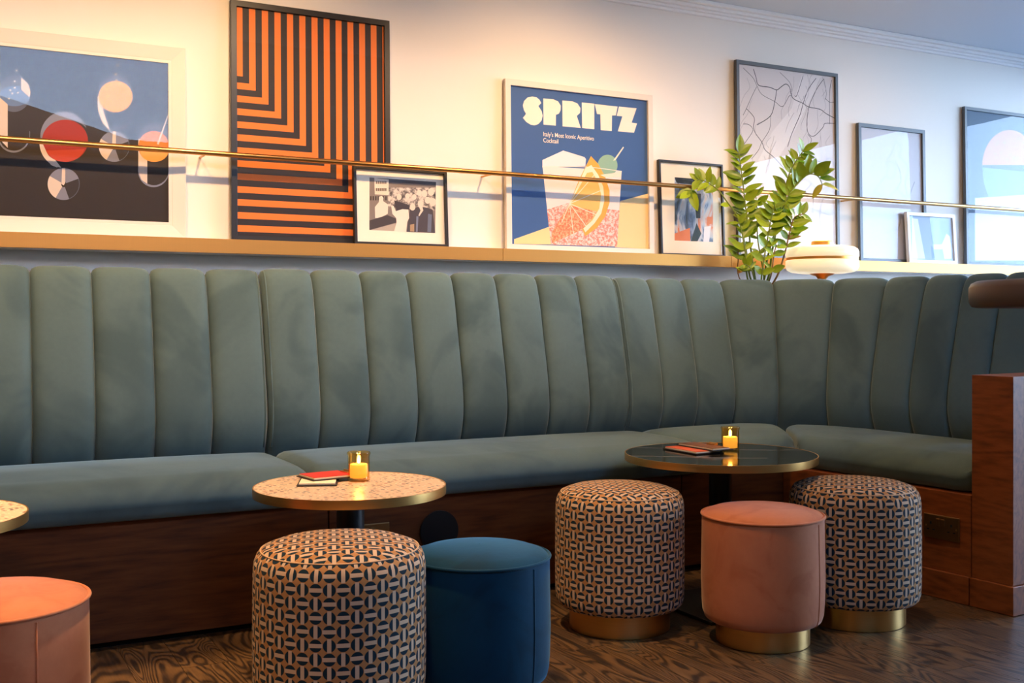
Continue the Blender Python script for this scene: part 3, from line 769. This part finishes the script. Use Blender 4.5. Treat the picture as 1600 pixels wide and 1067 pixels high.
# yellow glass
A.ell(gry, 180, 151, 28, 34); A.poly(gry, [(152, 152), (208, 152), (203, 190), (196, 203), (176, 203), (160, 186)])
A.poly((44, 36, 32), [(160, 160), (207, 160), (202, 188), (197, 196), (172, 198)])
A.poly(wht, [(152, 150), (157, 152), (162, 175), (172, 205), (160, 192), (153, 172)])
A.ell((218, 152, 34), 180.5, 151, 26.5, 24.5)
for x, y in ((184, 102), (181, 116), (182, 125), (186, 132), (174, 133), (166, 140), (168, 150)): A.ell((250, 226, 170), x, y, 1.2, 1.2, n=10)
foot(178.5, 229, 24)
# orange glass
A.ell(gry, 240, 214, 23.5, 22); A.poly(lav, cap_pts(215.5, 264.5, 262, 292.5))
A.poly((44, 36, 32), cap_pts(217.5, 263.5, 216, 289.5))
A.poly(wht, [(216, 216), (230, 224), (230, 287), (221, 281), (216, 268)])
A.ell((226, 122, 48), 240, 229, 24, 24); A.ell((236, 160, 84), 241, 236, 22, 17, 180, 360)
A.poly(wht, [(245, 225), (270, 164), (272, 166), (248, 226)])
A.done()
# --- B: nested orange stripes
B = Pic('framed_picture', 'tall black-framed print of nested orange and charcoal stripes', 362, 611, 33.5, 616.4, bar=.024, frame='frame_black')
B.full((46, 42, 46))
b = B.bar; per = (B.W-2*b)/12.1; y0 = per*5.35
oc = (232, 122, 52)
for k in range(13):
    xa = b+k*per; xb = min(xa+per*.5, B.W-b); zb = max(B.H-b-y0-k*per*1.0, b)
    B.rect(oc, xa, zb, xb, B.H-b)
    if k and B.H-b-y0-k*per+per*.5 > b: B.rect(oc, b, zb, xa, min(zb+per*.5, B.H-b))
for k in range(13, 30):
    zb = B.H-b-y0-k*per
    if zb+per*.5 > b: B.rect(oc, b, max(zb, b), B.W-b, zb+per*.5)
B.done()
# --- C: black and white crowd photograph
C = Pic('framed_picture', 'small black-framed black-and-white photograph of a crowd, leaning on the striped print', 554.6, 701.5, 267.8, 702.3, yb=4.280, yt=4.300, bar=.013, frame='frame_black')
C.full(M['mat'])
zc = Z(550, 250, 160/1219)
m_bw, nt, b_ = new_mat('crowd_photograph'); v = coords(nt); n1 = noise(nt, v, 55, 3, 0.7); n2 = noise(nt, v, 14, 2)
nt.links.new(ramp(nt, math_n(nt, 'MULTIPLY_ADD', n2, 0.4, math_n(nt, 'MULTIPLY', n1, 0.7)), [(0.42, srgb((52, 46, 48))), (0.53, srgb((120, 110, 108))), (0.62, srgb((214, 200, 188)))]), b_.inputs['Base Color'])
C.poly((132, 120, 114), zc([(208, 207), (1000, 262), (990, 870), (206, 832)]))
C.poly(m_bw, zc([(430, 330), (995, 330), (990, 600), (430, 560)]))
C.poly((92, 86, 88), zc([(300, 212), (1000, 262), (998, 320), (640, 300), (440, 285)]))
C.poly((226, 210, 192), zc([(265, 212), (437, 232), (435, 420), (272, 408)]))
for y_ in (250, 335):
    for k in range(6): C.poly((110, 98, 92), zc([(284+k*22, y_), (300+k*22, y_), (300+k*22, y_+34), (284+k*22, y_+34)]))
for k in range(7): C.poly((62, 56, 58), zc([(215+k*30, 430), (232+k*30, 430), (232+k*30, 480), (215+k*30, 480)]))
C.poly((226, 212, 198), zc([(320, 440), (350, 425), (375, 450), (372, 490), (430, 530), (425, 640), (330, 690), (275, 690), (272, 560), (320, 500)]))
C.poly((70, 64, 68), zc([(206, 720), (420, 655), (530, 700), (525, 745), (210, 832)]))
C.poly((176, 164, 152), zc([(225, 832), (520, 752), (510, 848)]))
C.poly((74, 68, 76), zc([(690, 580), (780, 560), (860, 560), (960, 590), (990, 870), (650, 855)]))
C.poly((64, 58, 66), zc([(500, 480), (690, 540), (680, 590), (530, 610)]))
C.poly((232, 216, 202), zc([(465, 545), (495, 545), (520, 610), (600, 585), (670, 590), (680, 690), (655, 740), (645, 858), (500, 848), (530, 740), (525, 690), (480, 640)]))
for x_, y_, r_ in ((720, 560, 34), (800, 390, 30), (860, 400, 34), (940, 380, 38), (900, 480, 34), (960, 500, 40), (815, 520, 34), (660, 430, 28), (560, 440, 30), (740, 440, 28)):
    C.ell((222, 206, 192), 550+x_*.1313, 250+y_*.1313, r_*.1313, r_*.16, n=14)
C.poly((222, 206, 194), zc([(785, 530), (830, 530), (848, 600), (800, 670), (790, 660), (815, 600)]))
C.poly((168, 140, 112), zc([(690, 770), (740, 760), (740, 852), (690, 850)]))
C.poly((104, 112, 134), zc([(905, 640), (950, 650), (940, 860), (895, 855)]))
C.poly((120, 128, 150), zc([(765, 670), (790, 670), (780, 855), (760, 855)]))
C.done('photograph')
# --- D: SPRITZ poster
D = Pic('framed_picture', 'white-framed blue SPRITZ poster with a drink and orange slice', 792, 1023, 149, 1021, bar=.028, frame='frame_white')
D.full((62, 96, 150))
zd = Z(760, 100, 400/1293); ze = Z(780, 120, 250/1482); crm = (240, 226, 212)
D.poly((240, 208, 150), zd([(140, 885), (322, 820), (330, 912), (140, 908)])); D.poly((240, 208, 150), zd([(676, 692), (820, 655), (825, 935), (650, 925)]))
D.poly((232, 222, 226), zd([(283, 485), (388, 437), (495, 470), (503, 480), (500, 515), (283, 522)]))
D.poly((232, 218, 214), zd([(283, 515), (683, 540), (660, 922), (326, 912)]))
m_fz, nt, b_ = new_mat('fizzy_pink_print'); v = coords(nt); n1 = noise(nt, v, 70, 3, 0.7)
nt.links.new(ramp(nt, n1, [(0.42, srgb((226, 130, 110))), (0.5, srgb((236, 172, 156))), (0.58, srgb((240, 212, 200)))]), b_.inputs['Base Color'])
D.poly(m_fz, zd([(306, 735), (420, 700), (520, 720), (672, 740), (660, 922), (326, 912)]))
m_fo, nt, b_ = new_mat('fizzy_orange_print'); v = coords(nt); n1 = noise(nt, v, 80, 3, 0.7)
nt.links.new(ramp(nt, n1, [(0.42, srgb((222, 110, 70))), (0.52, srgb((232, 150, 100))), (0.62, srgb((240, 196, 150)))]), b_.inputs['Base Color'])
D.poly((142, 178, 156), [(760+(612+50*math.cos(R(a)))*.30935, 100+(512-54*math.sin(R(a)))*.30935) for a in range(-60, 241, 10)])
D.poly((240, 226, 200), zd([(640, 488), (690, 418), (695, 421), (652, 485)]))
D.poly((234, 168, 72), zd([(528, 465), (565, 505), (600, 570), (622, 640), (622, 700), (600, 770), (560, 825), (500, 870), (420, 705), (470, 580)]))
D.poly((242, 226, 196), zd([(500, 525), (530, 510), (565, 560), (590, 620), (596, 690), (580, 755), (545, 805), (500, 850), (420, 705)]))
D.poly((236, 186, 104), zd([(508, 550), (535, 545), (565, 600), (580, 660), (570, 730), (535, 790), (490, 830), (420, 705), (470, 620)]))
D.poly(m_fo, zd([(415, 712), (560, 745), (520, 800), (480, 838), (330, 905), (330, 850)]))
for a, c_ in (((420, 705), (545, 560)), ((420, 705), (575, 640)), ((420, 705), (565, 765)), ((420, 705), (515, 835)), ((420, 705), (440, 860)), ((420, 705), (380, 800))):
    D.line((244, 226, 200), zd([a, c_]), .0035)
D.line(crm, zd([(283, 518), (505, 520), (683, 542)]), .003)
D.poly((238, 222, 206), zd([(575, 560), (683, 545), (681, 570), (600, 572)]))
for pts in ([(389, 243), (372, 212), (345, 190), (305, 182), (262, 192), (230, 225), (218, 265), (228, 308), (248, 342), (232, 365), (219, 380), (250, 418), (290, 443), (325, 450), (362, 438), (392, 405), (402, 360), (393, 318), (372, 285), (362, 272)],
            [(408, 200), (500, 208), (545, 228), (570, 268), (568, 310), (552, 342), (525, 352), (524, 453), (410, 442)],
            [(584, 219), (680, 228), (725, 248), (752, 290), (748, 335), (718, 362), (755, 474), (586, 458)],
            [(764, 238), (880, 249), (880, 486), (768, 474)],
            [(884, 252), (1096, 276), (1080, 358), (1044, 358), (1042, 503), (940, 493), (936, 347), (906, 345)],
            [(1108, 276), (1272, 292), (1226, 424), (1276, 432), (1248, 518), (1098, 505), (1140, 366), (1088, 362)]):
    D.poly(crm, ze(pts))
D.text("Italy's Most Iconic Aperitivo\nCocktail", 848.5, 212.5, 9.6, crm, True, .86)
D.done()
# --- E: small abstract with cream mount
E = Pic('framed_picture', 'small black-framed abstract of blue and orange smears beside the plant', 1033.8, 1134, 249, 1034, yb=4.312, yt=4.334, bar=.011, frame='frame_black')
E.full(M['mat'])
zq = Z(1030, 245, 110/734)
m_ab, nt, b_ = new_mat('abstract_smear_print'); v = coords(nt, (1, 1, .45)); n1 = noise(nt, v, 14, 4, 0.6, 1.0)
nt.links.new(ramp(nt, n1, [(0.36, srgb((40, 52, 60))), (0.45, srgb((96, 116, 150))), (0.53, srgb((176, 186, 202))), (0.60, srgb((206, 190, 184))), (0.68, srgb((214, 120, 74)))]), b_.inputs['Base Color'])
E.poly(m_ab, zq([(160, 212), (560, 245), (562, 888), (160, 872)]))
E.poly((34, 38, 44), zq([(160, 212), (450, 235), (440, 300), (180, 270)])); E.poly((34, 42, 46), zq([(360, 380), (435, 385), (430, 640), (385, 640)]))
E.poly((44, 62, 68), zq([(390, 690), (440, 800), (400, 880), (330, 880)])); E.poly((222, 124, 76), zq([(500, 625), (560, 625), (558, 690), (495, 720)]))
E.poly((214, 128, 90), zq([(160, 800), (320, 740), (325, 878), (160, 872)])); E.poly((226, 222, 226), zq([(470, 730), (540, 720), (520, 886), (460, 886)]))
E.done()
# --- F: city map
Fm = Pic('framed_picture', 'tall slate-framed black line map on pale paper behind the plant', 1154, 1313, 115.6, 1313, bar=.019, frame='frame_grey')
Fm.full((212, 203, 200))
zf = Z(1140, 85, 180/893)
Fm.poly((222, 214, 211), zf([(560, 160), (720, 160), (480, 640), (380, 800), (180, 1100), (90, 1100), (330, 600), (480, 420)]))
LN = (62, 60, 66)
for pts, w in (([(185, 115), (205, 180), (215, 225), (240, 245), (310, 255), (365, 275), (395, 255), (435, 230), (465, 255), (480, 320), (505, 350), (570, 380), (615, 408), (700, 425), (750, 460), (815, 495)], .0040),
               ([(365, 275), (350, 365), (318, 475), (215, 545)], .0040), ([(105, 105), (180, 180), (210, 240), (250, 310), (350, 365), (410, 405), (460, 325), (480, 320)], .0025),
               ([(210, 250), (170, 330), (130, 420), (105, 470)], .0025), ([(130, 420), (190, 490), (185, 560), (200, 610), (250, 680), (275, 740), (340, 795), (420, 880)], .0035),
               ([(105, 540), (150, 545), (180, 590), (130, 670), (105, 705)], .0028), ([(318, 475), (310, 580), (250, 680), (225, 740), (170, 810)], .0025),
               ([(570, 165), (550, 230), (520, 320), (505, 320)], .0030), ([(390, 140), (460, 210), (480, 260), (480, 320)], .0022),
               ([(670, 185), (610, 270), (570, 380), (545, 470), (480, 620), (450, 715)], .0035), ([(730, 190), (680, 260), (640, 340), (615, 408), (600, 500), (605, 600), (650, 635), (720, 570), (740, 535), (815, 535)], .0032),
               ([(605, 620), (635, 660), (610, 730), (640, 800), (720, 835), (780, 805), (815, 870)], .0028), ([(790, 200), (775, 300), (775, 540)], .0030), ([(740, 340), (775, 370), (815, 370)], .0025),
               ([(730, 190), (750, 300), (740, 350)], .0022), ([(540, 950), (630, 995), (580, 1060), (480, 1150)], .0025), ([(630, 995), (700, 1050), (815, 1000)], .0022), ([(450, 1100), (600, 1180), (780, 1250)], .0022), ([(650, 1050), (640, 1250), (600, 1400)], .0022), ([(780, 1000), (700, 1200), (720, 1420)], .002)):
    Fm.line(LN, zf(pts), w)
rl = random.Random(3)
for k in range(46):
    x = rl.uniform(100, 800); y = rl.uniform(120, 1350); pts = [(x, y)]
    for q in range(rl.randint(2, 5)): x += rl.uniform(-45, 25); y += rl.uniform(35, 80); pts.append((x, y))
    Fm.line((160, 152, 152), zf(pts), .0018)
Fm.done()
# --- G: fine line drawing
G = Pic('framed_picture', 'slate-framed faint line drawing of hands, behind the smallest frame', 1345, 1449, 203.6, 1448, bar=.021, frame='frame_grey')
G.full((206, 204, 208))
zg = Z(1300, 140, .3)
for pts in ([(330, 270), (345, 275), (360, 310), (350, 345), (385, 385), (397, 420), (380, 490), (395, 560)], [(330, 275), (310, 330), (285, 370), (280, 390), (300, 375), (325, 385), (330, 430), (305, 465), (285, 440), (300, 390)],
            [(330, 370), (355, 430), (358, 480), (340, 515), (390, 570)], [(280, 445), (240, 500), (220, 535), (245, 545), (260, 560)], [(345, 510), (290, 565)], [(360, 650), (345, 720), (280, 745)], [(430, 480), (400, 560)]):
    G.line((104, 102, 116), zg(pts), .0026)
G.done('drawing')
# --- H: smallest pale frame
Hh = Pic('framed_picture', 'smallest pale-framed picture of blue-grey vertical streaks on the ledge', 1421.5, 1496.5, 335.6, 1496, yb=4.280, yt=4.300, bar=.020, frame='frame_silver', thick=.022)
Hh.full((164, 178, 198)); zh = Z(1410, 325, 100/1123)
Hh.poly((224, 228, 236), zh([(170, 180), (270, 190), (400, 890), (170, 890)]))
for q in ([(485, 200), (540, 200), (550, 630), (520, 630)], [(650, 210), (860, 210), (860, 560), (775, 440), (720, 590), (665, 640)], [(500, 650), (560, 730), (570, 885), (515, 885)], [(655, 735), (720, 735), (730, 885), (665, 885)]): Hh.poly((140, 160, 184), zh(q))
Hh.poly((226, 226, 232), zh([(775, 450), (830, 500), (860, 700), (860, 890), (740, 890), (690, 640)])); Hh.poly((228, 232, 240), zh([(550, 640), (700, 640), (690, 720), (550, 725)]))
Hh.done()
# --- I: pink and blue disc, cut by the right edge
I = Pic('framed_picture', 'slate-framed print of a pink and blue disc, cut off at right', 1511, 6.22, 166, 1509, bar=.019, frame='frame_grey')
I.full((86, 104, 122)); zi = Z(1300, 140, .3)
I.poly((206, 208, 214), zi([(745, 565), (1000, 545), (1500, 500), (1500, 900), (745, 890)]))
I.ell((208, 138, 124), 1300+925*.3, 140+400*.3, 143*.3, 190*.3, 2, 178)
I.poly((128, 150, 186), zi([(782, 405), (925, 420), (1069, 435), (1068, 470), (1040, 545), (815, 560), (790, 480)]))
rl = random.Random(5)
for k in range(26):
    a = rl.uniform(25, 155); q = rl.uniform(.1, .9); I.ell((196, 164, 142), 1300+(925+143*q*math.cos(R(a)))*.3, 140+(395-180*q*math.sin(R(a)))*.3, rl.uniform(.6, 2), rl.uniform(.6, 2.2), n=9)
I.done()

# ------------------------------------------------------------------ corner shelf, plant and lamp behind the banquette
arc = [V2(3.17, 3.52) + V2(math.sin(R(a)), math.cos(R(a)))*.70 for a in range(0, 86, 5)]
poly = [(3.17, YW-.005)] + [(p.x, p.y) for p in arc] + [(3.90, 3.45), (3.93, 3.0), (4.5, 3.0), (4.5, YW-.005)]
m = MB(); m.prism(poly[::-1], 0, 1.0); tag(m.build('corner_plinth', M['walnut']), 'walnut plinth filling the corner behind the curved banquette back', 'plinth')

lc = at_depth(1284.5, HOR, 5.35)
lamp = tag(empty('table_lamp', (lc.x, lc.y, 1.0)), 'glowing drum-shaped glass lamp with a brass band beside the plant', 'lamp')
m_op, nt, b = new_mat('glowing_opal_glass'); b.inputs['Base Color'].default_value = (*srgb((255, 236, 200)), 1); b.inputs['Roughness'].default_value = 0.25
b.inputs['Emission Color'].default_value = (1.0, 0.80, 0.48, 1); b.inputs['Emission Strength'].default_value = 0.62
px2m = 5.35/F_PX
def lz(py): return (HOR-py)*px2m
rl_ = .5*111*px2m
zt_, zm1, zm0, zb_ = lz(384.5), lz(402.5), lz(406.5), lz(427.5)
m = MB(); m.lathe([(.001, zm1), (rl_-.004, zm1), (rl_, zm1+.004), (rl_, zt_-.030), (rl_-.006, zt_-.016), (rl_-.022, zt_-.006), (rl_-.06, zt_), (.001, zt_)], 72); m.build('upper_shade', m_op, lamp, smooth=True, angle=60)
m = MB(); m.lathe([(.001, zm0), (rl_-.004, zm0), (rl_, zm0-.004), (rl_, zb_+.034), (rl_-.006, zb_+.018), (rl_-.024, zb_+.007), (rl_-.07, zb_), (.001, zb_)], 72); m.build('lower_shade', m_op, lamp, smooth=True, angle=60)
m = MB(); m.lathe([(.001, zm0+.0003), (rl_-.003, zm0+.0003), (rl_-.003, zm1-.0003), (.001, zm1-.0003)], 72); m.build('brass_band', M['lamp_brass'], lamp, smooth=True, angle=40)
m = MB(); m.lathe([(.001, zt_+.0003), (.052, zt_+.0003), (.052, zt_+.022), (.048, zt_+.025), (.001, zt_+.025)], 40); m.build('cap', M['lamp_brass'], lamp, smooth=True, angle=40)
m = MB(); m.lathe([(.06, zb_-.0003), (.052, zb_-.006), (.03, zb_-.014), (.018, zb_-.03), (.018, .012), (.10, .010), (.10, 0), (.001, 0)], 40); m.build('base', M['lamp_brass'], lamp, smooth=True, angle=40)
l = bpy.data.lights.new('lamp_light', 'POINT'); l.energy = 4; l.color = (1, .74, .40); l.shadow_soft_size = .12
lo = bpy.data.objects.new('lamp_light', l); COL.objects.link(lo); lo.parent = lamp; lo.location = (0, 0, zt_+.16)

# plant
pc_ = at_depth(1186, HOR, 5.37)
plant = tag(empty('potted_plant', (pc_.x, pc_.y, 1.0)), 'leafy green potted plant with thick upright stems behind the corner seat', 'plant')
m = MB(); m.lathe([(.001, 0), (.058, 0), (.064, .01), (.078, .115), (.074, .118), (.068, .11), (.001, .105)], 40); pot = m.build('pot', M['pot'], plant, smooth=True, angle=50)
m = MB(); m.lathe([(.001, .108), (.068, .106), (.069, .1065)], 32); m.build('soil', M['soil'], plant)
def leafmat(name, c1, c2):
    m_, nt, b = new_mat(name); oi = N(nt, 'ShaderNodeObjectInfo'); v = coords(nt, (1, 1, 1)); n = noise(nt, v, 4, 2)
    c = mixc(nt, oi.outputs['Random'], c1, c2); c = mixc(nt, math_n(nt, 'MULTIPLY', n, 0.3), c, srgb((196, 204, 60)))
    nt.links.new(c, b.inputs['Base Color']); b.inputs['Roughness'].default_value = 0.35
    b.inputs['Transmission Weight'].default_value = 0.0
    b.inputs['Subsurface Weight'].default_value = 0.0
    return m_
lm = leafmat('leaf_green', srgb((84, 126, 14)), srgb((164, 192, 34)))
ly = leafmat('leaf_yellow', srgb((190, 176, 60)), srgb((212, 190, 80)))
lb_ = leafmat('leaf_brown', srgb((150, 96, 52)), srgb((176, 128, 76)))
sm = plain('stem_green', srgb((128, 146, 56)), 0.45); sb = plain('stem_brown', srgb((140, 104, 50)), 0.5)
def leaf_mesh(mat, width, fold, droop):
    vs = []; fs = []; n = 9
    for i in range(n+1):
        t = i/n; w = width*(math.sin(math.pi*t**.8))**.8*.5 if 0 < t < 1 else 0.004
        z = -droop*t*t
        for q in (-1, -.5, 0, .5, 1): vs.append((t, q*w, z + fold*abs(q)*w))
    for i in range(n):
        for k in range(4): fs.append((i*5+k, i*5+k+1, (i+1)*5+k+1, (i+1)*5+k))
    mm = bpy.data.meshes.new('leaf'); mm.from_pydata(vs, [], fs); mm.materials.append(mat)
    mm.polygons.foreach_set('use_smooth', [True]*len(mm.polygons)); return mm
LM = [leaf_mesh(lm, .50, .30, .05), leaf_mesh(lm, .44, .22, .15), leaf_mesh(lm, .56, .2, -.06)]
LY = leaf_mesh(ly, .4, .3, .2); LB = leaf_mesh(lb_, .4, .5, .3)
zp = Z(1050, 210, 260/1206)
rp_ = random.Random(11)
def put_leaf(parent, P, L, Nrm, length, me):
    L = L.normalized(); Nn = (Nrm - L*Nrm.dot(L)).normalized(); Yv = Nn.cross(L)
    o = bpy.data.objects.new('leaf', me); COL.objects.link(o); o.parent = parent
    M3 = Matrix((L, Yv, Nn)).transposed().to_4x4(); o.matrix_local = Matrix.Translation(P) @ M3 @ Matrix.Diagonal((length, length, length, 1))
TOCAM = -FW
def stem(pts, yoff, mat, r0, r1, leaves, lean=0.0):
    """pts in plant-crop pixels from base to tip; leaves: list of (t0, t1, n, length, sides, kind)"""
    P = []
    for i, (x, y) in enumerate(zp(pts)):
        t = 5.30 - yoff - lean*i/(len(pts)-1); P.append(at_depth(x, y, t) - Vector(plant.location))
    b0 = Vector((P[0].x*.25, P[0].y*.25 + rp_.uniform(-.02, .02), .10))
    P = [b0] + P
    C_ = [Vector(c) for c in catmull([tuple(p) for p in P], 6)]; n = len(C_)
    m = MB(); m.tube(C_, [r0+(r1-r0)*i/(n-1) for i in range(n)], 8); so = m.build('stem', mat, plant, smooth=True)
    for t0, t1, k, ln, sides, kind in leaves:
        k = int(k*1.5+.5) if k > 1 else k
        for j in range(k):
            t = t0+(t1-t0)*(j+.5)/k
            for sd in sides:
                i = min(int(t*(n-1)), n-2); p = C_[i].lerp(C_[i+1], t*(n-1)-i); T = (C_[min(i+1, n-1)]-C_[max(i-1, 0)]).normalized()
                S = T.cross(TOCAM).normalized()*sd
                L = T*rp_.uniform(.35, .75) + S*rp_.uniform(.7, 1.0) + TOCAM*rp_.uniform(-.25, .45)
                Nn = TOCAM*rp_.uniform(.5, 1.0) + Vector((0, 0, 1))*rp_.uniform(.1, .8) - S*.3 + RT*rp_.uniform(-.4, .4)
                me = {'g': rp_.choice(LM), 'y': LY, 'b': LB}[kind]
                put_leaf(so, p, L, Nn, 1.22*ln*rp_.uniform(.82, 1.15)*(1-.25*abs(2*(j+.5)/k-1)), me)
    return so
stem([(600, 1030), (575, 860), (552, 660), (530, 500), (505, 280), (482, 120)], .03, sm, .006, .0022, [(.42, .99, 9, .078, (-1, 1), 'g'), (.985, .99, 1, .07, (.15,), 'g')])
stem([(700, 1030), (725, 850), (770, 640), (800, 480), (845, 300), (900, 190), (960, 110)], .02, sm, .0062, .0022, [(.45, .98, 8, .075, (1, -1), 'g'), (.97, .99, 1, .06, (.2,), 'g')])
stem([(672, 1030), (700, 860), (770, 640), (830, 470), (900, 370), (985, 292), (1060, 305), (1092, 375)], .06, sm, .006, .002, [(.55, .92, 6, .082, (-1,), 'g'), (.35, .55, 3, .08, (-1, 1), 'g'), (.95, .99, 1, .07, (-1, 1), 'y')])
stem([(565, 1030), (530, 800), (475, 600), (400, 490), (320, 390), (205, 328), (160, 365), (128, 425)], .05, sm, .0052, .0018, [(.60, .80, 4, .062, (1, -1), 'g'), (.93, .99, 2, .078, (-.6, .5), 'g'), (.45, .5, 1, .05, (-1,), 'g')])
stem([(760, 1030), (820, 850), (858, 690), (890, 600), (960, 575)], .05, sb, .0055, .002, [(.40, .98, 5, .072, (-1, 1), 'g'), (.45, .55, 1, .06, (1,), 'b')])
stem([(665, 1030), (622, 760), (618, 560), (605, 410)], .0, sm, .0045, .002, [(.35, .97, 4, .062, (-1, 1), 'g')])
stem([(486, 1035), (480, 900), (488, 790)], .02, sb, .003, .002, [(.6, .98, 2, .062, (-1, 1), 'g'), (.3, .5, 1, .05, (1,), 'b')])
stem([(545, 1030), (532, 860), (505, 700), (480, 620)], .07, sm, .0055, .002, [(.25, .95, 4, .062, (-1, 1), 'g')])
stem([(650, 1025), (690, 770), (720, 610), (742, 520)], .09, sm, .005, .002, [(.22, .97, 5, .07, (-1, 1), 'g')])
stem([(715, 1030), (740, 860), (760, 800)], .08, sb, .005, .002, [(.3, .95, 2, .06, (-1, 1), 'g')])
stem([(590, 1020), (560, 960), (520, 940)], .09, sm, .004, .002, [(.5, .95, 2, .045, (-1, 1), 'g')])
